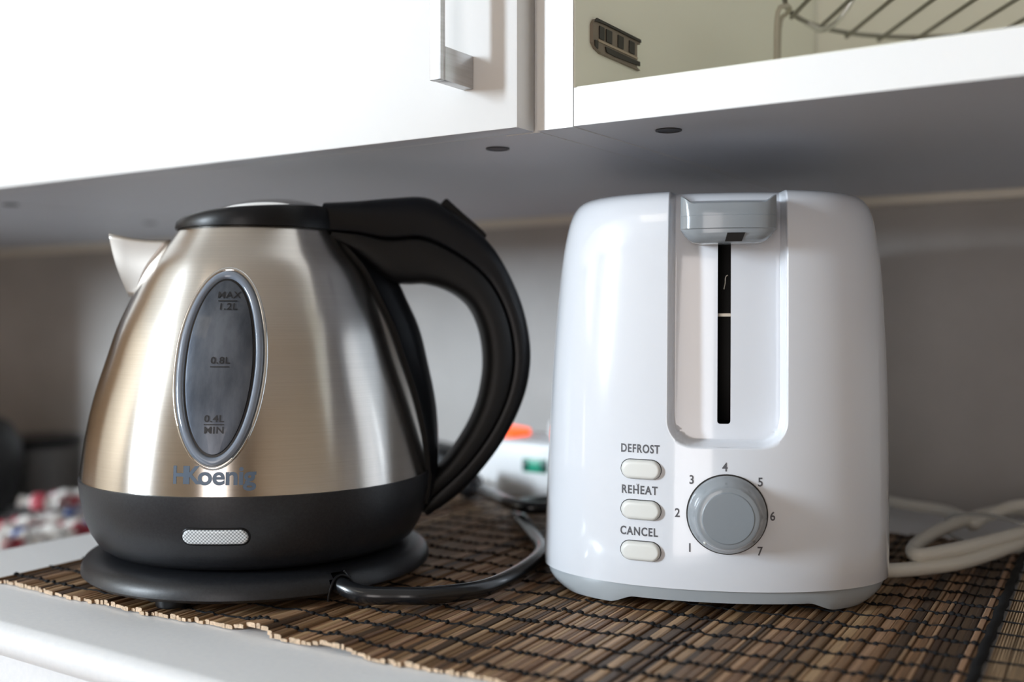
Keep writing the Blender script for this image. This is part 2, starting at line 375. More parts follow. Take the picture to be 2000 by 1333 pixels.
# ================================================================ PLACEMAT
mat_o = empty('bamboo_placemat', (-.503, .2995, .0003), R(3)); tag(mat_o, 'brown bamboo slat placemat stitched with black thread under kettle and toaster', 'placemat')
def wav(x, y):
    g = math.exp(-y/.035)
    return .0032*math.exp(-((x-.172)/.009)**2)*g+.0018*math.exp(-((x-.215)/.012)**2)*g+.0012*math.exp(-((x-.36)/.03)**2)*g+.0008*math.exp(-((x-.09)/.008)**2)*g
def fdy(x): return .0012*math.sin(x*41+1)+.0008*math.sin(x*97)       # the front edge is not quite straight
MD = .345
vs = []; fs = []; tones = []
x = 0.0; MX = .438
YS = [0, .006, .014, .024, .036, .055, .09, .15, .22, .29, MD]
slats = []
prev_h = .002
while x < MX:
    wd = random.choice([.0014, .0017, .002, .0024, .0028, .0034, .0040]); h_ = random.uniform(.0012, .0023)
    dark = random.random()
    if dark < .22: col = Vector((.085, .048, .026))
    elif dark < .62: col = Vector((.25, .138, .066))
    else: col = Vector((.42, .26, .145))
    col = col*random.uniform(.8, 1.2); col.y *= random.uniform(.95, 1.05)
    j0 = random.uniform(-.0011, .0011); lift = random.uniform(0, .0002); sk = random.uniform(-.0006, .0006)
    off = len(vs)
    bt = random.uniform(-.0002, .0002)
    for y in YS:
        yy = y+(j0+fdy(x) if y == 0 else 0)
        zb = wav(x, y)+lift; xo = sk*(y/MD)
        for (ax, az) in ((0, 0), (wd, 0), (wd, h_*.85+bt), (wd*.8, h_), (wd*.2, h_), (0, h_*.85-bt)):
            vs.append((x+ax+xo, yy, zb+az))
    for i in range(len(YS)-1):
        for k in range(6):
            l = (k+1) % 6; fs.append((off+i*6+k, off+i*6+l, off+(i+1)*6+l, off+(i+1)*6+k)); tones.append(col)
    fs.append(tuple(reversed([off+k for k in range(6)]))); tones.append(Vector((.62, .45, .30))*random.uniform(.85, 1.15))
    fs.append(tuple(off+(len(YS)-1)*6+k for k in range(6))); tones.append(Vector((.62, .45, .30)))
    slats.append((x, x+wd, h_+lift)); x += wd+random.uniform(.00005, .0007)
def toned(name, vs, fs, tones, m, parent):
    o = mesh(name, vs, fs, m, parent)
    ca = o.data.color_attributes.new('tone', 'FLOAT_COLOR', 'CORNER'); i = 0
    for p, c in zip(o.data.polygons, tones):
        for li in p.loop_indices: ca.data[li].color = (c[0], c[1], c[2], 1)
    return o
toned('slats', vs, fs, tones, M['bamboo'], mat_o)
# thin pale reeds beyond the dark binding
vs = []; fs = []; tones = []; x = MX+.0062; xr0 = x
while x < MX+.062:
    wd = random.uniform(.0008, .0012); h_ = random.uniform(.0014, .0018); col = Vector((.50, .36, .22))*random.uniform(.8, 1.15); off = len(vs)
    for y in (0, MD):
        for (ax, az) in ((0, 0), (wd, 0), (wd*.75, h_), (wd*.25, h_)): vs.append((x+ax, y, az))
    for k in range(4):
        l = (k+1) % 4; fs.append((off+k, off+l, off+4+l, off+4+k)); tones.append(col)
    fs.append((off+3, off+2, off+1, off)); fs.append((off+4, off+5, off+6, off+7)); tones += [col, col]
    x += wd+.00008
reeds = toned('pale_reeds', vs, fs, tones, M['bamboo'], mat_o); reeds['label'] = 'pale tan strip of thin reeds at the right end'
# binding cord
path = [(MX+.0032+.0004*math.sin(i*1.3), MD*i/60, .0014+.0003*math.sin(i*2.1)) for i in range(61)]
vs, fs = tube_data(path, .0022, 8); vs = [(v[0], v[1], v[2]*.62+.0010) for v in vs]
mesh('binding_cord', vs, fs, M['thread'], mat_o, 60)
# stitching rows: two crossing strands with a knot every slat or two
def topz(x, y):
    h_ = .0017
    for a, c, t in slats:
        if a <= x <= c: h_ = t; break
    return wav(x, y)+h_
ico = []
bm = bmesh.new(); bmesh.ops.create_icosphere(bm, subdivisions=1, radius=1); iv = [v.co.copy() for v in bm.verts]; fi = [tuple(v.index for v in f.verts) for f in bm.faces]; bm.free()
rows = 17
for r_ in range(rows):
    y0 = .0105+.0202*r_; parts = []
    N = 260 if r_ < 8 else 150
    for ph in (0, PI):
        path = []
        for i in range(N+1):
            x = (MX+.060)*i/N; z = topz(x, y0)+.0002 if x < MX else .0019
            path.append((x, y0+.0004*math.sin(x*900+ph)+.0005*math.sin(x*130+r_), z))
        parts.append(tube_data(path, .00036, 5))
    x = random.uniform(.001, .004)
    while x < MX+.004:
        wx = -.503+x*math.cos(R(3))-y0*math.sin(R(3)); wy = .2995+x*math.sin(R(3))+y0*math.cos(R(3))
        if math.hypot(wx+.4058, wy-.3858) < .09 or (abs((wx+.1777)*math.cos(.387)+(wy-.4342)*math.sin(.387)) < .072 and 0 < -(wx+.1777)*math.sin(.387)+(wy-.4342)*math.cos(.387) < .24):
            x += .004; continue
        z = topz(x, y0); a, c_, d_ = random.uniform(.0011, .0019), random.uniform(.0011, .0015), random.uniform(.0009, .0013)
        th = random.uniform(-.5, .5); yo = y0+.0005*math.sin(x*130+r_)
        parts.append(([(x+v.x*a*math.cos(th)-v.y*c_*math.sin(th), yo+v.x*a*math.sin(th)+v.y*c_*math.cos(th), z+.0003+v.z*d_) for v in iv], fi))
        x += random.choice([.0030, .0042, .0054, .0068])
    mesh('stitching', *join_data(parts), M['thread'], mat_o, 60)

# ================================================================ KETTLE
KX, KY = -.4058, .3858; KR = R(43)
# power base
kb = empty('kettle_base', (KX, KY, .0035), KR); tag(kb, 'round black power base with a cord, under the steel kettle', 'kettle base')
base_prof = [(.0800, .0040), (.0850, .0042), (.0868, .0058), (.0866, .0080), (.0852, .0112), (.0818, .0135), (.0770, .0148), (.060, .0152)]
n = 480; vs = []; fs = []
CA = -19-43                      # azimuth of the cord notch in the base's own frame
for (r_, z) in base_prof:
    for i in range(n):
        a = 2*PI*i/n; d = (math.degrees(a)-CA+180) % 360-180
        s_ = d*PI/180*.086; zz = z; rr = r_
        arch = math.sqrt(max(0, 1-(s_/.0065)**2))*.0115
        if arch > 0 and z < arch+.001: rr = r_-.010
        vs.append((rr*math.cos(a), rr*math.sin(a), zz))
for j in range(len(base_prof)-1):
    for i in range(n):
        k = (i+1) % n; fs.append((j*n+i, j*n+k, (j+1)*n+k, (j+1)*n+i))
fs.append(tuple(reversed(range(n)))); fs.append(tuple(range((len(base_prof)-1)*n, len(base_prof)*n)))
mesh('base_plate', vs, fs, M['black_matt'], kb, 50)
ca = R(CA)
def kbp(r_, az, z): return (r_*math.cos(R(az)), r_*math.sin(R(az)), z)
# arch trim around the cord notch
path = []
for i in range(15):
    t = PI*i/14; s_ = .0072*math.cos(t); z = .0020+.0105*math.sin(t)
    az = CA-math.degrees(s_/.086)
    path.append(kbp(.0868 if z < .008 else .0868-(z-.008)*.45, az, z))
tube('notch_rim', path, .0007, M['black'], kb, 8)
for az in (-43-75, 45, 165): revolve('foot', [(.0075, 0), (.0078, .001), (.0078, .0045)], M['black'], kb, 24, center=kbp(.074, az, 0))
# kettle
kt = empty('electric_kettle', (KX, KY, .0188), KR); tag(kt, 'brushed steel electric kettle with black handle and oval water gauge, left of toaster', 'kettle')
KZ = .0188
prof = [(.0545, .0868), (.0735, .0845), (.0935, .0802), (.1135, .0740), (.1285, .0690), (.1443, .0618), (.1585, .0545), (.1685, .0465), (.1752, .0415), (.1775, .0400)]
def kr(z):
    # smooth interpolation of the body radius at absolute height z
    P = prof
    if z <= P[0][0]: return P[0][1]
    for i in range(len(P)-1):
        if z <= P[i+1][0]:
            z0, r0 = P[i]; z1, r1 = P[i+1]
            m0 = (P[i+1][1]-P[i-1][1])/(P[i+1][0]-P[i-1][0]) if i else -.08
            m1 = (P[i+2][1]-P[i][1])/(P[i+2][0]-P[i][0]) if i+2 < len(P) else -.9
            h_ = z1-z0; t = (z-z0)/h_
            return (2*t**3-3*t*t+1)*r0+(t**3-2*t*t+t)*h_*m0+(-2*t**3+3*t*t)*r1+(t**3-t*t)*h_*m1
    return P[-1][1]
bp_ = [(kr(.0545+(.1775-.0545)*i/60), .0545+(.1775-.0545)*i/60-KZ) for i in range(61)]
revolve('steel_body', bp_, M['steel'], kt, 160)
revolve('lower_band', [(.060, .0008), (.0745, .0012), (.0785, .0040), (.0822, .0100), (.0848, .0170), (.0868, .0270), (.0876, .0352), (.0876, .0360), (.0868, .0362)], M['black_matt'], kt, 160)
# point on the body surface: u along the circumference, v height, off outward
def S(u, v, az0, off=0.0):
    z = v; r_ = kr(z) if z > .0545 else lerp_tab([(.0188, .0745), (.0228, .0785), (.0288, .0822), (.0358, .0848), (.0458, .0868), (.0545, .0876)], z)
    a = R(az0)+u/r_
    dr = (kr(z+.001)-kr(z-.001))/.002 if z > .056 else .1
    nl = math.hypot(1, dr); rr = r_+off/nl; zz = z-off*dr/nl
    return (rr*math.cos(a), rr*math.sin(a), zz-KZ)
GA = -100.3
# water gauge: chrome lip, blue grey ring, black gap, smoked lens
GC = .1115; ga, gb = .0208, .0445
def ell_ring(name, specs, m, cap=False, n=96):
    vs = []; fs = []
    for (k, off) in specs:
        for i in range(n):
            t = 2*PI*i/n; vs.append(S((ga-k)*math.cos(t), GC+(gb-k)*math.sin(t), GA, off))
    for j in range(len(specs)-1):
        for i in range(n):
            l = (i+1) % n; fs.append((j*n+i, j*n+l, (j+1)*n+l, (j+1)*n+i))
    if cap:
        # concentric infill so that the lens follows the curve of the body
        last = specs[-1]; base_ = (len(specs)-1)*n
        for q in (.8, .6, .4, .2, .05):
            o_ = len(vs)
            for i in range(n):
                t = 2*PI*i/n; vs.append(S((ga-last[0])*q*math.cos(t), GC+(gb-last[0])*q*math.sin(t), GA, last[1]))
            for i in range(n):
                l = (i+1) % n; fs.append((base_+i, base_+l, o_+l, o_+i))
            base_ = o_
        fs.append(tuple(base_+i for i in range(n)))
    return mesh(name, vs, fs, m, kt, 60)
ell_ring('gauge_lip', [(-.0006, -.0002), (-.0002, .0009), (.0006, .0012), (.0014, .0006), (.0018, -.0002)], M['chrome'])
ell_ring('gauge_ring', [(.0015, .0000), (.0017, .0012), (.0026, .0019), (.0042, .0017), (.0049, .0010), (.0051, .0002)], M['ring_grey'])
ell_ring('gauge_gap', [(.0049, .0005), (.0064, .0004)], M['gauge_dark'])
ell_ring('gauge_lens', [(.0060, .0002), (.0063, .0013), (.0070, .0014)], M['gauge_lens'], True)
def wrap_text(name, jobs, m, az, off):
    parts = []
    for (s, size, sx, bold, sp, uc, vc) in jobs:
        v2, f2 = text_data(s, size, sx, bold, sp)
        parts.append(([S(uc+a, vc+c, az, off) for a, c in v2], f2))
    return parts
def bar_data(u0, u1, v0, v1, az, off, n=6):
    vs = [S(u0+(u1-u0)*i/n, v, az, off) for i in range(n+1) for v in (v0, v1)]
    return vs, [(2*i, 2*i+2, 2*i+3, 2*i+1) for i in range(n)]
for tx in ([('0.8L', .0042, 1.1, .00006, 1.1, .0008, .1136)], (-.0035, .0048, .1107, .1111)), ([('0.4L', .0042, 1.1, .00006, 1.1, .0000, .0884), ('MIN', .0042, 1.1, .00006, 1.1, .0002, .0835)], (-.0043, .0044, .0858, .0862)), ([('MAX', .0042, 1.1, .00006, 1.1, .0018, .1428), ('1.2L', .0042, 1.1, .00006, 1.1, .0018, .1375)], (-.0028, .0056, .1400, .1404)):
    mesh('gauge_marking', *join_data(wrap_text('t', tx[0], None, GA, .0017)+[bar_data(*tx[1], GA, .0017)]), M['gauge_ink'], kt)
LA = GA
parts = wrap_text('t', [('H', .0106, .92, .00030, 1, -.0147, .0640), ('K', .0106, .92, .00030, 1, -.0090, .0640), ('oenig', .0112, 1.06, .00030, .97, .0060, .0638)], None, LA, .00012)
mesh('maker_lettering', *join_data(parts), M['logo'], kt)
# indicator light in the black band
def pill_grid(name, a, b_, prof, pos, m, parent, uvs=None, nc=14, ns=14, nr=12):
    xs = [-(a-b_)-b_*math.cos(PI/2*i/nc) for i in range(nc)]+[-(a-b_)+2*(a-b_)*i/ns for i in range(ns)]+[(a-b_)+b_*math.sin(PI/2*i/nc) for i in range(nc+1)]
    vs = []; fs = []; U = []
    for x in xs:
        h_ = math.sqrt(max(b_*b_-max(abs(x)-(a-b_), 0)**2, 0))+1e-6
        for j in range(nr+1):
            v = -h_*math.cos(PI*j/nr); d = b_-math.hypot(max(abs(x)-(a-b_), 0), v); vs.append(pos(x, v, prof(max(d, 0)))); U.append((x, v))
    k = nr+1
    for i in range(len(xs)-1):
        for j in range(nr): fs.append((i*k+j, (i+1)*k+j, (i+1)*k+j+1, i*k+j+1))
    bm = bmesh.new(); V = [bm.verts.new(q) for q in vs]
    for f in fs: bm.faces.new([V[q] for q in f])
    uvl = bm.loops.layers.uv.new('UVMap') if uvs else None
    if uvs:
        for f, idx in zip(bm.faces, fs):
            for l, q in zip(f.loops, idx): l[uvl].uv = ((U[q][0]+U[q][1])/uvs, (U[q][0]-U[q][1])/uvs)
    me = bpy.data.meshes.new(name); bm.to_mesh(me); bm.free()
    return link(name, me, m, parent, 45)
def edge_prof(low, top, r_):
    return lambda d: top if d >= r_ else low+(top-low)*math.sqrt(max(0, 1-(1-d/r_)**2))
pill_grid('indicator_bezel', .0154, .0042, edge_prof(-.0004, .0005, .0006), lambda u, v, o: S(u, v+.0372, GA+.5, o), M['black'], kt)
pill_grid('indicator_lens', .0144, .0033, edge_prof(.0004, .0013, .0009), lambda u, v, o: S(u, v+.0372, GA+.5, o), M['lens'], kt, .0016)

# lid: black disc, flat towards the spout and rising to the handle, with a steel dome
LR = .0413; n = 96; vs = []; fs = []
rings = [(.0395, 0, 0), (LR, 0, 0), (LR+.0002, .25, 0), (LR-.0004, .7, 0), (LR-.002, .92, 0), (LR-.006, 1, 0), (.001, 1, 0)]
def ltop(x, r_): return .0084+(x+.02)*.070-.0018*max(0, (-x-.012)/.026)**2
for (r_, k, _) in rings:
    for i in range(n):
        a = 2*PI*i/n; x = r_*math.cos(a); h_ = ltop(x, r_)*k
        if k > .9: h_ -= 0
        vs.append((x, r_*math.sin(a), .1785-KZ+h_-.0008))
for j in range(len(rings)-1):
    for i in range(n):
        l = (i+1) % n; fs.append((j*n+i, j*n+l, (j+1)*n+l, (j+1)*n+i))
fs.append(tuple(reversed(range(n)))); fs.append(tuple(range((len(rings)-1)*n, len(rings)*n)))
mesh('lid', vs, fs, M['black'], kt, 40)
vs = []; fs = []
dome = [(.0285, 0), (.0280, .0010), (.023, .0034), (.015, .0056), (.007, .0066), (.0005, .0068)]
for (r_, h_) in dome:
    for i in range(n):
        a = 2*PI*i/n; x = .004+r_*math.cos(a); vs.append((x, r_*math.sin(a), .1785-KZ-.0009+ltop(x, r_)+h_*.9))
for j in range(len(dome)-1):
    for i in range(n):
        l = (i+1) % n; fs.append((j*n+i, j*n+l, (j+1)*n+l, (j+1)*n+i))
fs.append(tuple(range((len(dome)-1)*n, len(dome)*n)))
mesh('lid_plate', vs, fs, M['chrome'], kt, 40)

# handle: loft through (inner, outer) pairs in the kettle's own x-z plane
INN = [(0.028, 0.1772), (0.0480, 0.1665), (0.0650, 0.1530), (0.0755, 0.1508), (0.0859, 0.1509), (0.0982, 0.1472), (0.1084, 0.1396), (0.1142, 0.1281), (0.1167, 0.1143), (0.1161, 0.1006), (0.1125, 0.0856), (0.105, 0.0706), (0.094, 0.0557), (0.0830, 0.0451), (0.0790, 0.037)]
OUT = [(0.0330, 0.1922), (0.0485, 0.1934), (0.0671, 0.1955), (0.0847, 0.1963), (0.0969, 0.1906), (0.1161, 0.176), (0.1272, 0.1605), (0.1362, 0.1404), (0.1407, 0.1197), (0.1401, 0.1018), (0.1356, 0.0861), (0.1272, 0.0696), (0.1161, 0.0544), (0.1022, 0.0399), (0.0860, 0.0291)]
HWD = [.0215, .0200, .0185, .0175, .0170, .0165, .0160, .0155, .0150, .0145, .0140, .0138, .0135, .0130, .0125]
SPL = [.06, .36, .48, .52, .51, .51, .54, .57, .58, .57, .55, .53, .50, .45, .4]   # where the cover meets the grip, share from the inner side
def sm(L, per=5):
    return [p for p in spline([(a, 0, c) for a, c in L], per)]
inn = sm(INN); out = sm(OUT); hw = [p[0] for p in spline([(h_, 0, 0) for h_ in HWD], 5)]; sp = [p[0] for p in spline([(h_, 0, 0) for h_ in SPL], 5)]
def loft(name, t0f, t1f, m, shrink, round_out, nseg=20, i0=0, i1=None):
    vs = []; fs = []; i1 = i1 or len(inn)
    for i in range(i0, i1):
        a, c = inn[i], out[i]; w_ = hw[i]-shrink; t0, t1 = t0f(i), t1f(i)
        for k in range(nseg):
            th = 2*PI*k/nseg; ct, st = math.cos(th), math.sin(th)
            e_ = .62 if (st > 0) == round_out else .16   # rounded away from the seam, flat at it
            yy = math.copysign(abs(ct)**e_, ct)*w_; tt = .5+.5*math.copysign(abs(st)**e_, st)
            q = a.lerp(c, t0+(t1-t0)*tt); vs.append((q.x, yy, q.z-KZ))
    L = i1-i0
    for i in range(L-1):
        for k in range(nseg):
            l = (k+1) % nseg; fs.append((i*nseg+k, i*nseg+l, (i+1)*nseg+l, (i+1)*nseg+k))
    fs.append(tuple(reversed(range(nseg)))); fs.append(tuple(range((L-1)*nseg, L*nseg)))
    return mesh(name, vs, fs, m, kt, 45)
loft('handle', lambda i: sp[i]+.006, lambda i: 1.0, M['black'], 0, True)
g = loft('handle_grip', lambda i: 0.0, lambda i: sp[i]-.006, M['black_soft'], .0003, False, i0=2)
# switch flap on top of the handle
a, c = Vector((.0936, 0, .1938)), Vector((.1168, 0, .1766)); d = (c-a).normalized(); up = Vector((-d.z, 0, d.x))
if up.z < 0: up = -up
vs = []; pr = [(0, -.004), (.0003, .0022), (.0012, .0030), (.012, .0021), (.026, .0012), (.0292, .0004), (.0295, -.004)]
for yy in (-.0095, -.0088, .0088, .0095):
    for (s_, h_) in pr:
        k = .0006 if abs(yy) > .009 else 0
        q = a+d*s_+up*(h_-k); vs.append((q.x, yy, q.z-KZ))
n = len(pr); fs = [(j*n+i, j*n+i+1, (j+1)*n+i+1, (j+1)*n+i) for j in range(3) for i in range(n-1)]+[tuple(range(n-1, -1, -1)), tuple(range(3*n, 4*n))]+[(0, n, 2*n, 3*n, 4*n-1, 3*n-1, 2*n-1, n-1)]
bm = bmesh.new(); V = [bm.verts.new(v) for v in vs]
for f in fs:
    try: bm.faces.new([V[i] for i in f])
    except ValueError: pass
bobj('switch', bm, M['black'], kt, 40)
# spine: the black strip the handle is fixed to
vs = []; fs = []; nz = 40; cols = [-1, -.96, -.80, -.62, -.3, 0, .3, .62, .80, .96, 1]; offs = [-.001, .0016, .0024, .0036, .0062, .0068, .0062, .0036, .0024, .0016, -.001]
for j in range(nz+1):
    z = .0375+(.1775-.0375)*j/nz; hwid = .0195-.0015*(j/nz); r_ = kr(z) if z > .0545 else .0876
    PR = lerp_tab([(.0375, .0050), (.056, .0055), (.085, .0095), (.112, .0125), (.133, .0145), (.152, .0150), (.165, .010), (.1775, .002)], z)
    for c_, o_ in zip(cols, offs):
        p = S(c_*hwid, z, 0, o_*(PR/.0068 if o_ > .003 else (1 if z < .17 else .6)))
        rr_ = math.hypot(p[0], p[1]); vs.append((p[0], p[1], min(max(z-KZ, p[2]), z-KZ) if o_ > .003 else p[2]))
nc = len(cols)
for j in range(nz):
    for i in range(nc-1): fs.append((j*nc+i, j*nc+i+1, (j+1)*nc+i+1, (j+1)*nc+i))
fs.append(tuple(reversed(range(nc)))); fs.append(tuple(range(nz*nc, (nz+1)*nc)))
mesh('handle_spine', vs, fs, M['black'], kt, 35)
# spout: folded steel beak
bm = bmesh.new(); TIP = Vector((-.0735, 0, .1757)); BOT = Vector((-.0640, 0, .1440))
def body_pt(az, z): r_ = kr(z)-.0006; return Vector((r_*math.cos(R(az)), r_*math.sin(R(az)), z))
rowsL = []; N = 12
for side in (1, -1):
    grid = []
    for i in range(N+1):
        t = i/N                                     # 0 at the bottom joint, 1 at the top edge
        keel = BOT.lerp(TIP, t); keel.x -= .0012*math.sin(PI*t)
        z = .1440+(.1722-.1440)*t; az = 180-side*(2+12*t)
        wallp = body_pt(az, z); row = []
        for k in range(9):
            s_ = k/8; q = keel.lerp(wallp, s_); q.z += -.0012*math.sin(PI*s_)*t
            row.append(q)
        grid.append(row)
    rowsL.append(grid)
for grid in rowsL:
    V = [[bm.verts.new((p.x, p.y, p.z-KZ)) for p in row] for row in grid]
    for i in range(N):
        for k in range(8):
            bm.faces.new((V[i][k], V[i][k+1], V[i+1][k+1], V[i+1][k]))
bmesh.ops.remove_doubles(bm, verts=bm.verts, dist=.00005)
bmesh.ops.recalc_face_normals(bm, faces=bm.faces)
sp_o = bobj('spout', bm, M['satin_steel'], kt, 50)
so = sp_o.modifiers.new('thickness', 'SOLIDIFY'); so.thickness = .0009; so.offset = 0
# cord of the power base with its plug
W2L = Matrix.Translation((KX, KY, .0035)) @ Matrix.Rotation(KR, 4, 'Z'); W2L = W2L.inverted()
def tol(pts): return [W2L @ Vector(p) for p in pts]
cz = .0086
cord = [(-.352, .3655, .0110), (-.336, .3610, .0118), (-.3250, .3578, .0112), (-.3120, .3585, .0090), (-.2990, .3660, cz), (-.2860, .3760, cz), (-.2740, .4000, cz), (-.2790, .4420, cz), (-.2940, .4820, cz), (-.3280, .5240, cz), (-.3600, .5610, cz), (-.3760, .5900, cz), (-.3720, .6180, .008), (-.3580, .6300, .010), (-.3460, .6080, .013), (-.3330, .5700, .0155), (-.3400, .5480, .0165), (-.3600, .5520, .0170), (-.3850, .5740, .0155), (-.4080, .5950, .0140), (-.4220, .6050, .0135)]
cw = spline(cord, 8)
co = tube('power_cord', tol(cw), .0040, M['black_cord'], kb, 16); co['label'] = 'glossy black power cord looping beside the toaster'
# plug lying at the end of the cord: tapered grip and round body, two pins
p0, p1 = Vector(cord[-2]), Vector(cord[-1]); dd = (p1-p0).normalized(); dd.z = 0
path = [p1+dd*s_+Vector((0, 0, .0005)) for s_ in (-.004, .002, .008, .010, .014, .022, .034, .036)]
vs, fs = tube_data(tol(path), [.0045, .0052, .0062, .0085, .0098, .0104, .0104, .0096], 20)
pg = mesh('plug', vs, fs, M['black'], co, 40)
sd = Vector((-dd.y, dd.x, 0)); parts = []
for q in (-.0075, .0075): parts.append(tube_data(tol([path[-1]+sd*q*.6, path[-1]+sd*q*.6+dd*.012]), .002, 10))
mesh('pins', *join_data(parts), M['chrome'], pg, 60)

# ================================================================ TOASTER
TA = .387; TO = (-.1777, .4342)
ts = empty('toaster', (*TO, .0028), TA); tag(ts, 'glossy white toaster with grey lever, dial and three buttons', 'toaster'); TZ = .0028
WT = [(.0, .0815), (.013, .0817), (.02, .082), (.04, .0815), (.077, .0805), (.114, .079), (.143, .0770), (.160, .0755), (.172, .0737), (.181, .0716), (.1865, .0690), (.1895, .0658), (.1912, .0615), (.1918, .0575), (.1922, .0530)]
def tw(z):
    # smooth (Hermite) interpolation of the half width
    P = WT
    if z <= P[1][0]: return P[1][1]
    for i in range(1, len(P)-1):
        if z <= P[i+1][0]:
            (z0, r0), (z1, r1) = P[i], P[i+1]; m0 = (P[i+1][1]-P[i-1][1])/(P[i+1][0]-P[i-1][0])
            m1 = (P[i+2][1]-P[i][1])/(P[i+2][0]-P[i][0]) if i+2 < len(P) else (r1-r0)/(z1-z0)
            h_ = z1-z0; t = (z-z0)/h_
            return (2*t**3-3*t*t+1)*r0+(t**3-2*t*t+t)*h_*m0+(-2*t**3+3*t*t)*r1+(t**3-t*t)*h_*m1
    return P[-1][1]
NE = 2.1
def front(x, z):
    w_ = tw(z); x = x-.0025*z/.187; u = min(abs(x/w_), 1); th = math.asin(u**(NE/2))
    return (.082-w_)+.052*w_/.082*(1-max(math.cos(th), 0)**(2/NE))
CX, CW, CB, CR = .0066, .0258, .0760, .012        # channel centre, half width, bottom, corner radius
def sdf(x, z):
    qx = abs(x-CX)-(CW-CR); qz = -(z-CB-CR)         # open at the top
    qx_, qz_ = max(qx, 0), max(qz, 0)
    return math.hypot(qx_, qz_)+min(max(qx, qz), 0)-CR
def sstep(t): t = min(max(t, 0), 1); return t*t*(3-2*t)
CD = .0110
def chan(x, z):
    d = sdf(x, z)
    k = sstep((.0004-d)/.0030)
    return CD*k
def fy(x, z, off=0): return front(x, z)+chan(x, z)-off
SX0, SX1, SZ0, SZ1 = .0024, .0082, .0855, .1790     # slot
LEN = .232
# columns on the front (absolute x), then the sides
cx_ = []
def addc(a, b_, st):
    k = max(1, round((b_-a)/st)); cx_.extend([a+(b_-a)*i/k for i in range(k)])
addc(-.042, CX-CW-.0008, .0025); addc(CX-CW-.0008, CX-CW+.0034, .0003); addc(CX-CW+.0034, SX0, .0015); addc(SX0, SX1, .00145)
addc(SX1, CX+CW-.0034, .0015); addc(CX+CW-.0034, CX+CW+.0008, .0003); addc(CX+CW+.0008, .050, .0025); cx_.append(.050)
zs = []
def addz(a, b_, st):
    k = max(1, round((b_-a)/st)); zs.extend([a+(b_-a)*i/k for i in range(k)])
addz(.0130, .0140, .0005); addz(.0140, .074, .003); addz(.074, SZ0, .0004); addz(SZ0, SZ1, .0015); addz(SZ1, .1855, .001); addz(.1855, .1922, .0004); zs.append(.1922)
NS = 22
ring_n = None; vs = []; fs = []; xs_front = None
for z in zs:
    w_ = tw(z); sh = .0025*z/.187; ring = []
    # left side from the back corner to the front, then the front columns, then the right side back
    back_y = LEN-(.082-w_); yc = (.082-w_)+.052*w_/.082
    def sidept(s_, t): # t: 0 at x=cols end .. 1 at the widest point
        xe = abs((cx_[0] if s_ < 0 else cx_[-1])-sh)/w_; th0 = math.asin(min(xe, 1)**(NE/2)); th = th0+(PI/2-th0)*t
        return (s_*w_*math.sin(th)**(2/NE)+sh, (.082-w_)+.052*w_/.082*(1-max(math.cos(th), 0)**(2/NE)))
    for i in range(10): # back arc left half
        th = PI/2*(i/10); ring.append((-w_*math.sin(th)**(2/3)+sh if i else sh, back_y-.035+.035*math.cos(th)**(2/3)))
    for i in range(6): ring.append((-w_+sh, back_y-.035+(yc-(back_y-.035))*i/6))
    for i in range(NS): ring.append(sidept(-1, 1-i/NS))
    c0 = len(ring)
    for x in cx_: ring.append((x, fy(x, z)))
    for i in range(1, NS+1): ring.append(sidept(1, i/NS))
    for i in range(1, 7): ring.append((w_+sh, yc+((back_y-.035)-yc)*i/6))
    for i in range(1, 10):
        th = PI/2*(1-i/10); ring.append((w_*math.sin(th)**(2/3)+sh, back_y-.035+.035*max(math.cos(th), 0)**(2/3)))
    ring_n = len(ring)
    vs += [(a, c, z-TZ) for a, c in ring]
isx0 = min(range(len(cx_)), key=lambda i: abs(cx_[i]-SX0)); isx1 = min(range(len(cx_)), key=lambda i: abs(cx_[i]-SX1))
for j in range(len(zs)-1):
    for i in range(ring_n):
        k = (i+1) % ring_n; zc = (zs[j]+zs[j+1])/2; ci = i-c0
        if isx0 <= ci < isx1 and SZ0 < zc < SZ1: continue
        fs.append((j*ring_n+i, j*ring_n+k, (j+1)*ring_n+k, (j+1)*ring_n+i))
o_ = (len(zs)-1)*ring_n
fs.append(tuple(o_+i for i in range(ring_n)))
body = mesh('body_shell', vs, fs, M['white_plastic'], ts, 60)
# rim wall of the slot and dark interior behind it
zz = [SZ0+(SZ1-SZ0)*i/40 for i in range(41)]
vs = []; fs = []
loop = [(SX0, z) for z in reversed(zz)]+[(SX0+.0014*0+ (SX1-SX0)*i/4, SZ0) for i in range(1, 4)]+[(SX1, z) for z in zz]
for (x, z) in loop: y = fy(x, z); vs += [(x, y-.00002, z-TZ), (x, y+.0025, z-TZ)]
for i in range(len(loop)-1): fs.append((2*i, 2*i+2, 2*i+3, 2*i+1))
for (xc, sg) in ((SX0, 1), (SX1, -1)):
    o_ = len(vs); rr = .0014
    ps = [(xc, SZ0)]+[(xc+sg*rr*(1-math.cos(PI/2*i/6)), SZ0+rr*(1-math.sin(PI/2*i/6))) for i in range(7)]
    vs += [(x, fy(x, z)+.0001, z-TZ) for x, z in ps]; fs += [(o_, o_+i, o_+i+1) for i in range(1, 7)]
mesh('slot_edge', vs, fs, M['white_plastic'], ts)
bm = bmesh.new()
x0, x1 = SX0-.006, SX1+.006; yb_ = .075
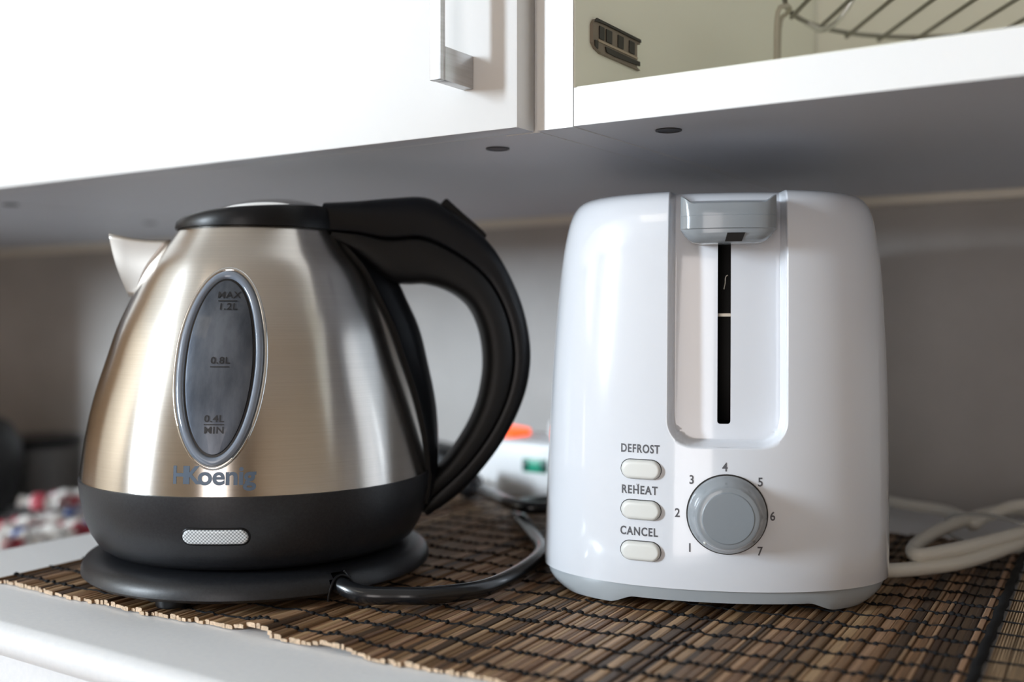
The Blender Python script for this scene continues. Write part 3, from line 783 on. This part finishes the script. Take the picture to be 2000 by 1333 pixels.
# the dark inner chassis: a chamber open towards the slot
pts_f = [(x0, z) for z in (SZ0-.004, SZ1+.004)]
V = {}
for nm, x in (('l', x0), ('r', x1)):
    for kk, z in (('b', SZ0-.004), ('t', SZ1+.004)):
        V[nm+kk+'f'] = bm.verts.new((x, fy(x, z)+.0030+(.008 if kk == 't' else 0)*0, z-TZ)); V[nm+kk+'k'] = bm.verts.new((x, yb_, z-TZ))
for f in (('lbf', 'ltf', 'ltk', 'lbk'), ('rbf', 'rbk', 'rtk', 'rtf'), ('lbf', 'lbk', 'rbk', 'rbf'), ('ltf', 'rtf', 'rtk', 'ltk'), ('lbk', 'ltk', 'rtk', 'rbk')):
    bm.faces.new([V[q] for q in f])
bobj('inner_chassis', bm, M['black_hole'], ts)
box('lever_arm', SX0-.004, SX1+.004, .026, .034, .1338-TZ, .1352-TZ, M['inner_metal'], ts)
tube('spring_hook', spline([(SX1-.0012, .030, .153-TZ), (SX1-.0022, .030, .152-TZ), (SX1-.0024, .030, .149-TZ), (SX1-.0030, .030, .1465-TZ)], 4), .0004, M['inner_metal'], ts, 8)
# slot corner fillers (rounded lower end)
# grey base with arched front between the feet
vs = []; fs = []; NB = 10; rings = []
def arch(x, y):
    if y > .06: lim = .0010+.004
    a = abs(x-.004); return .0036*sstep((.0500-a)/.0120)
xsb = []
for i in range(161):
    th = -PI/2+PI*i/160; xsb.append(th)
for j in range(NB+1):
    t = j/NB; sc = 1-.022-.13*(t**2.0)*1.0
    ring = []
    w_ = .0817*sc; ins = .082-w_
    for th in xsb:
        x = w_*math.copysign(abs(math.sin(th))**(2/NE), th); y = .0012+.0012*t+.052*(1-.32*t)*(1-max(math.cos(th), 0)**(2/NE))
        zb = .0009+(arch(x, y) if abs(x) < .06 else 0)
        zt = .0134; ring.append((x, y, zt-TZ-(zt-TZ-zb)*t))
    for (x, y) in ((w_, LEN-ins*.55-.02), (w_-.02, LEN-ins*.55), (-w_+.02, LEN-ins*.55), (-w_, LEN-ins*.55-.02)):
        ring.append((x, y, (.0134-TZ)*(1-t)+.0009*t))
    rings.append(ring); vs += ring
rn = len(rings[0])
for j in range(NB):
    for i in range(rn):
        k = (i+1) % rn; fs.append((j*rn+i, (j+1)*rn+i, (j+1)*rn+k, j*rn+k))
mesh('base', vs, fs, M['grey_plastic'], ts, 50)
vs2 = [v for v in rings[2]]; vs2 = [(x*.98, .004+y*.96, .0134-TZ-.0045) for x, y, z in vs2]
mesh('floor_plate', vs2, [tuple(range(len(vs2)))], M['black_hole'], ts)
for (x, y) in ((-.0600, .040), (.058, .050), (-.055, .19), (.055, .19)):
    revolve('rubber_foot', [(.0052, .0008), (.0056, .0013), (.0056, .0080)], M['button'], ts, 24, center=(x, y, 0))
# lever
LX, LW = .0067, .0205; vs = []; fs = []; nx = 40; sec = None
def lev_section(xi):
    a = abs(xi); f_ = .0135-.0030*a**3-.0022*a**8                 # how far it stands out
    ztop = .1836+.0032*sstep((a-.72)/.28); zb = .1658+.0058*max(0, (a-.55)/.45)**2.6
    yb0 = fy(LX+xi*LW, .176)-.0006+.000*a; yf = .0108-f_+.0015*0
    zt = .1868
    P_ = [(yb0+.004, zt)]
    for i in range(7): t = i/6; P_.append((yb0+.004-(yb0+.004-yf-.0012)*t, zt-(zt-ztop)*sstep(t*1.15)))
    P_ += [(yf+.0003, ztop-.0006), (yf-.0002, ztop-.0030), (yf-.0004, .1778), (yf-.0009, .1776), (yf-.0010, .1742), (yf-.0010, .1722), (yf-.0004, .1718)]
    for i in range(1, 9):
        th = PI/2*i/8; P_.append((yf+.0050-.0054*math.cos(th), max(zb, .1658)+(.1716-zb)*(1-math.sin(th))))
    P_.append((yb0+.002, zb+.0006)); return P_
for i in range(nx+1):
    xi = -math.cos(PI*i/nx); P_ = lev_section(xi); vs += [(LX+xi*LW, a, c-TZ) for a, c in P_]
n = len(P_)
for i in range(nx):
    for k in range(n):
        l = (k+1) % n; fs.append((i*n+k, i*n+l, (i+1)*n+l, (i+1)*n+k))
fs.append(tuple(reversed(range(n)))); fs.append(tuple(range(nx*n, (nx+1)*n)))
lv = mesh('lever', vs, fs, M['grey_gloss'], ts, 30)
bm = bmesh.new()
q = [(.0053, .1664), (.0125, .1664), (.0139, .1700), (.0063, .1700)]
V = [bm.verts.new((x, -.0010 if z < .168 else -.0036, z-TZ)) for x, z in q]
V2 = [bm.verts.new((x, .006, z-TZ)) for x, z in q]
bm.faces.new(V); bm.faces.new(list(reversed(V2)))
for i in range(4): bm.faces.new((V[i], V2[i], V2[(i+1) % 4], V[(i+1) % 4]))
bobj('lever_opening', bm, M['black_hole'], lv)
# dial
kx, kz = .0067, .0470
def tnorm(x, z):
    e_ = .001; dx = (front(x+e_, z)-front(x-e_, z))/(2*e_); dz_ = (front(x, z+e_)-front(x, z-e_))/(2*e_)
    return Vector((dx, -1, dz_)).normalized()
def on_surf(name, prof, x, z, m, parent=ts, n=72, sx=1.0):
    N_ = tnorm(x, z); U_ = Vector((1, 0, 0)); U_ = (U_-N_*U_.dot(N_)).normalized(); V_ = U_.cross(N_)*-1
    c = Vector((x, front(x, z), z-TZ)); vs = []; fs = []
    for (r_, h_) in prof:
        for i in range(n):
            a = 2*PI*i/n; vs.append(c+U_*r_*math.cos(a)+V_*r_*math.sin(a)+N_*h_)
    for j in range(len(prof)-1):
        for i in range(n):
            k = (i+1) % n; fs.append((j*n+i, j*n+k, (j+1)*n+k, (j+1)*n+i))
    fs.append(tuple(range((len(prof)-1)*n, len(prof)*n)))
    bm = bmesh.new(); VV = [bm.verts.new(v) for v in vs]
    for f in fs: bm.faces.new([VV[i] for i in f])
    return bobj(name, bm, m, parent, 30), c, U_, V_, N_
on_surf('dial_gap', [(.0176, -.001), (.0176, .00035), (.015, .00040)], kx, kz, M['black_hole'])
dial, c, U_, V_, N_ = on_surf('dial', [(.0170, -.0005), (.0171, .0012), (.0168, .0026), (.0160, .0042), (.0150, .0060), (.0143, .0085), (.0138, .0104), (.0131, .0115), (.0119, .0119)], kx, kz, M['grey_gloss'])
on_surf('dial_cap', [(.0119, .0100), (.0119, .0114), (.0112, .0119), (.0108, .0122), (.006, .0123)], kx, kz, M['grey_cap'], dial)
q = c+(-U_*.0085-V_*.0105)*1.10+N_*.0052
bm = bmesh.new(); bmesh.ops.create_uvsphere(bm, u_segments=12, v_segments=8, radius=.0010)
for v in bm.verts: v.co = q+Vector(v.co)
bobj('dial_pointer', bm, M['button'], dial, 60)
# buttons
def pill_pts(x, z, a, b_, n=16):
    P_ = []
    for i in range(n+1): t = -PI/2+PI*i/n; P_.append((x+a-b_+b_*math.cos(t), z+b_*math.sin(t)))
    for i in range(n+1): t = PI/2+PI*i/n; P_.append((x-a+b_+b_*math.cos(t), z+b_*math.sin(t)))
    return P_
def tpos(x, z): return lambda u, v, o: (x+u, front(x+u, z+v)-o, z+v-TZ)
for bz in (.0653, .0471, .0288):
    pill_grid('button_gap', .0094, .0047, edge_prof(-.0006, .0002, .0002), tpos(-.0311, bz), M['black_hole'], ts, None, 10, 6, 10)
    pill_grid('button', .0090, .0043, edge_prof(.0002, .0025, .0016), tpos(-.0311, bz-.0001), M['button'], ts, None, 14, 6, 16)
# printing
def tprint(name, jobs):
    parts = []
    for (s, size, sxx, bold, sp_, xc, zc) in jobs:
        v2, f2 = text_data(s, size, sxx, bold, sp_)
        parts.append(([(xc+a, front(xc+a, zc+c)-.00013, zc+c-TZ) for a, c in v2], f2))
    mesh(name, *join_data(parts), M['ink'], ts)
tprint('button_lettering', [('DEFROST', .0052, .735, .00013, 1.14, -.0316, .0743)])
tprint('button_lettering', [('REHEAT', .0052, .80, .00013, 1.14, -.0318, .0558), ('v', .0030, .9, .00005, 1, -.0325, .0582)])
tprint('button_lettering', [('CANCEL', .0052, .78, .00013, 1.14, -.0320, .0372)])
for s, x, z in (('1', -.0093, .0316), ('2', -.0148, .0467), ('3', -.0086, .0616), ('4', .0058, .0675), ('5', .0210, .0612), ('6', .0263, .0463), ('7', .0209, .0310)):
    tprint('dial_number', [(s, .0054, .88, .00010, 1, x, z)])
# white cord: bundle at the right, plug in the power strip
TL = (Matrix.Translation((*TO, .0028)) @ Matrix.Rotation(TA, 4, 'Z')).inverted()
def ttl(pts): return [TL @ Vector(p) for p in pts]
coil = [(-0.19, 0.69, 0.0116), (-0.165, 0.665, 0.0091), (-0.15, 0.6, 0.0086), (-0.14, 0.54, 0.0086), (-0.126, 0.5342, 0.0088), (-0.1045, 0.561, 0.0088), (-0.0915, 0.5933, 0.0091), (-0.076, 0.65, 0.0101), (-0.064, 0.7, 0.0116), (-0.076, 0.725, 0.0136), (-0.101, 0.7, 0.015), (-0.117, 0.632, 0.015), (-0.1215, 0.576, 0.0148), (-0.116, 0.549, 0.0148), (-0.104, 0.568, 0.015), (-0.09, 0.605, 0.015), (-0.074, 0.655, 0.015), (-0.064, 0.69, 0.015), (-0.071, 0.71, 0.019), (-0.09, 0.7, 0.0195), (-0.104, 0.675, 0.015), (-0.108, 0.66, 0.0126), (-0.116, 0.688, 0.0101), (-0.133, 0.715, 0.0096), (-0.16, 0.726, 0.0094), (-0.19, 0.74, 0.0094), (-0.25, 0.738, 0.0085), (-0.31, 0.735, 0.009), (-0.336, 0.728, 0.02), (-0.337, 0.716, 0.04), (-0.345, 0.704, 0.051), (-0.36, 0.69, 0.0515)]
cw = spline(coil, 8)
wc = tube('power_cord', ttl(cw), .0036, M['white_cord'], ts, 14); wc['label'] = 'off-white power cord tied in a coil behind the toaster'
tie = spline([(-.080, .628, .004), (-.0735, .634, .010), (-.078, .634, .020), (-.100, .640, .0225), (-.118, .648, .018), (-.121, .648, .008), (-.108, .64, .0035), (-.092, .632, .0032)], 6)
vs, fs = tube_data(ttl([p+Vector((0, 0, .0024*(1-min(p.z, .022)/.022))) for p in tie]), .0011, 8, True)
mesh('cord_tie', vs, fs, M['clear'], wc, 60)
px0, px1, py0, py1 = -.4050, -.3620, .672, .702
bm = bmesh.new(); box_bm(bm, px0, px1, py0, py1, .0434, .0570, .003)
for v in bm.verts: v.co = TL @ v.co
bobj('plug', bm, M['strip_white'], wc, 40)

# ================================================================ POWER STRIP AND PLUGS
e = empty('power_strip', (-.410, .682, 0)); tag(e, 'white power strip with lit red switch between kettle handle and toaster', 'power strip')
box('strip_body', -.064, .056, -.030, .030, .0003, .0430, M['strip_white'], e, .004, 3)
bm = bmesh.new(); box_bm(bm, -.0495, -.0225, -.018, .012, .0425, .0495, .002)
for v in bm.verts:
    if v.co.z > .046: v.co.z += (-.0015 if v.co.x > -.036 else .001)
rk = bobj('rocker_switch', bm, M['red_glow'], e, 40); rk['label'] = 'glowing orange-red rocker switch'
gbd = box('green_label', -.0035, .0165, -.0312, -.0300, .0205, .0305, M['green'], e, .0004); gbd['label'] = 'green plastic tab on the front'
box('tab_end', -.0034, .0012, -.0318, -.0311, .0215, .0295, M['green_dark'], gbd, .0003)
box('tab_end', .0118, .0164, -.0318, -.0311, .0215, .0295, M['green_dark'], gbd, .0003)
bm = bmesh.new(); box_bm(bm, -.532, -.4905, .665, .705, .0003, .0315, .005, 3)
for v in bm.verts:
    if v.co.x > -.505 and v.co.z > .02: v.co.z -= (v.co.x+.505)*.5
tag(bobj('plug_adapter', bm, M['black_soft'], None, 40), 'small black plug adapter standing behind the kettle at its handle foot', 'adapter')

# ================================================================ LEFT BACKGROUND: DARK JAR, CANISTER, WRAPPED SWEETS
jz = -.0678
j = empty('black_jar', (-1.057, .560, jz)); tag(j, 'large matt black rounded jar cut by the left edge of the picture', 'jar')
revolve('jar_body', [(.060, 0), (.072, .004), (.080, .016), (.086, .035), (.088, .055), (.086, .075), (.076, .094), (.060, .104), (.050, .107)], M['black_soft'], j, 64)
revolve('lid', [(.050, .1075), (.052, .110), (.046, .114), (.012, .118), (.010, .126), (.006, .129), (.001, .130)], M['black_soft'], j, 48)
c = empty('storage_canister', (-1.075, .690, jz)); tag(c, 'grey cylindrical canister with a dark lid, half behind the black jar', 'canister')
revolve('canister_body', [(.044, 0), (.046, .002), (.046, .060), (.044, .062)], M['canister'], c, 64)
revolve('lid', [(.0468, .0622), (.0475, .064), (.0475, .0685), (.046, .070), (.02, .0705)], M['black'], c, 64)
def sweet_obj(name, loc, rx, rz, sc, colors, label):
    e = empty(name, loc, 0); e.rotation_euler = (rx*0, rx, rz); tag(e, label, 'sweet', 'wrapped sweets piled on the lower board')
    vs = []; fs = []; n = 20; L = [(-.011, .003), (-.010, .007), (-.007, .0100), (0, .0112), (.007, .0100), (.010, .007), (.011, .003)]
    for (x, r_) in L:
        for i in range(n):
            a = 2*PI*i/n; rr = r_*(1+.06*math.sin(5*a)); vs.append((x*sc, rr*sc*math.cos(a), rr*.8*sc*math.sin(a)))
    for q in range(len(L)-1):
        for i in range(n):
            k = (i+1) % n; fs.append((q*n+i, q*n+k, (q+1)*n+k, (q+1)*n+i))
    fs.append(tuple(reversed(range(n)))); fs.append(tuple(range((len(L)-1)*n, len(L)*n)))
    o = mesh('wrapper', vs, fs, [M[colors[0]], M[colors[1]]], e, 50)
    for p in o.data.polygons:
        cxx = sum(o.data.vertices[v].co.x for v in p.vertices)/len(p.vertices)
        if abs(cxx) < .0035*sc: p.material_index = 1
    for s_ in (-1, 1):
        vs = []; fs = []; n2 = 17
        for (x, r_) in ((.0105, .0030), (.013, .005), (.019, .0105)):
            for i in range(n2):
                a = 2*PI*i/n2; f_ = 1+.22*math.sin(a*4); vs.append((s_*x*sc, r_*f_*math.cos(a)*sc, r_*.55*f_*math.sin(a)*sc))
        for q in range(2):
            for i in range(n2):
                k = (i+1) % n2; fs.append((q*n2+i, q*n2+k, (q+1)*n2+k, (q+1)*n2+i))
        tm = mesh('twist', vs, fs, M[colors[2]], e, 50)
    return e
SW = [
 (-0.852, 0.512, -0.0578, 0, 0.15, .95, 'wrap_white', 'wrap_white', 'wrap_red', 'white sweet with red twists at the very front of the pile'),
 (-0.856, 0.536, -0.0578, 0, -0.2, .95, 'wrap_white', 'wrap_blue', 'wrap_white', 'white sweet with a blue middle band, second from the front'),
 (-0.85, 0.559, -0.0578, 0, 0.1, .95, 'wrap_white', 'wrap_white', 'wrap_white', 'plain white sweet in the front row between a blue-banded and a dark red one'),
 (-0.85, 0.582, -0.0578, 0, -0.1, .95, 'wrap_red', 'wrap_white', 'wrap_red', 'dark red sweet with a white band low in the middle of the pile'),
 (-0.85, 0.605, -0.0578, 0, 0.25, .95, 'wrap_white', 'wrap_blue', 'wrap_white', 'white sweet with a dark blue spot low at the right, next to the kettle'),
 (-0.902, 0.545, -0.0578, 0, 0.1, .95, 'wrap_white', 'wrap_red', 'wrap_white', 'white sweet with a red band in the second row, beside the black jar'),
 (-0.904, 0.57, -0.0578, 0, -0.15, .95, 'wrap_white', 'wrap_white', 'wrap_red', 'white sweet with red twists in the middle of the second row'),
 (-0.9, 0.595, -0.0578, 0, 0.1, .95, 'wrap_white', 'wrap_white', 'wrap_white', 'plain white sweet in the second row under the top ones'),
 (-0.898, 0.62, -0.0578, 0, -0.2, .95, 'wrap_white', 'wrap_blue', 'wrap_blue', 'white sweet with blue twists at the right end of the second row'),
 (-0.902, 0.583, -0.0385, 0.05, 0.6, .95, 'wrap_white', 'wrap_red', 'wrap_white', 'red-banded white sweet at the left of the upper layer'),
 (-0.902, 0.607, -0.0385, -0.05, -0.3, .95, 'wrap_white', 'wrap_white', 'wrap_red', 'white sweet with red twists in the middle of the upper layer'),
 (-0.9, 0.632, -0.039, 0.03, 0.4, .95, 'wrap_white', 'wrap_white', 'wrap_white', 'plain white sweet at the right of the upper layer'),
]
for a in SW: sweet_obj('wrapped_sweet', a[:3], a[3], a[4], a[5], (a[6], a[7], a[8]), a[9])
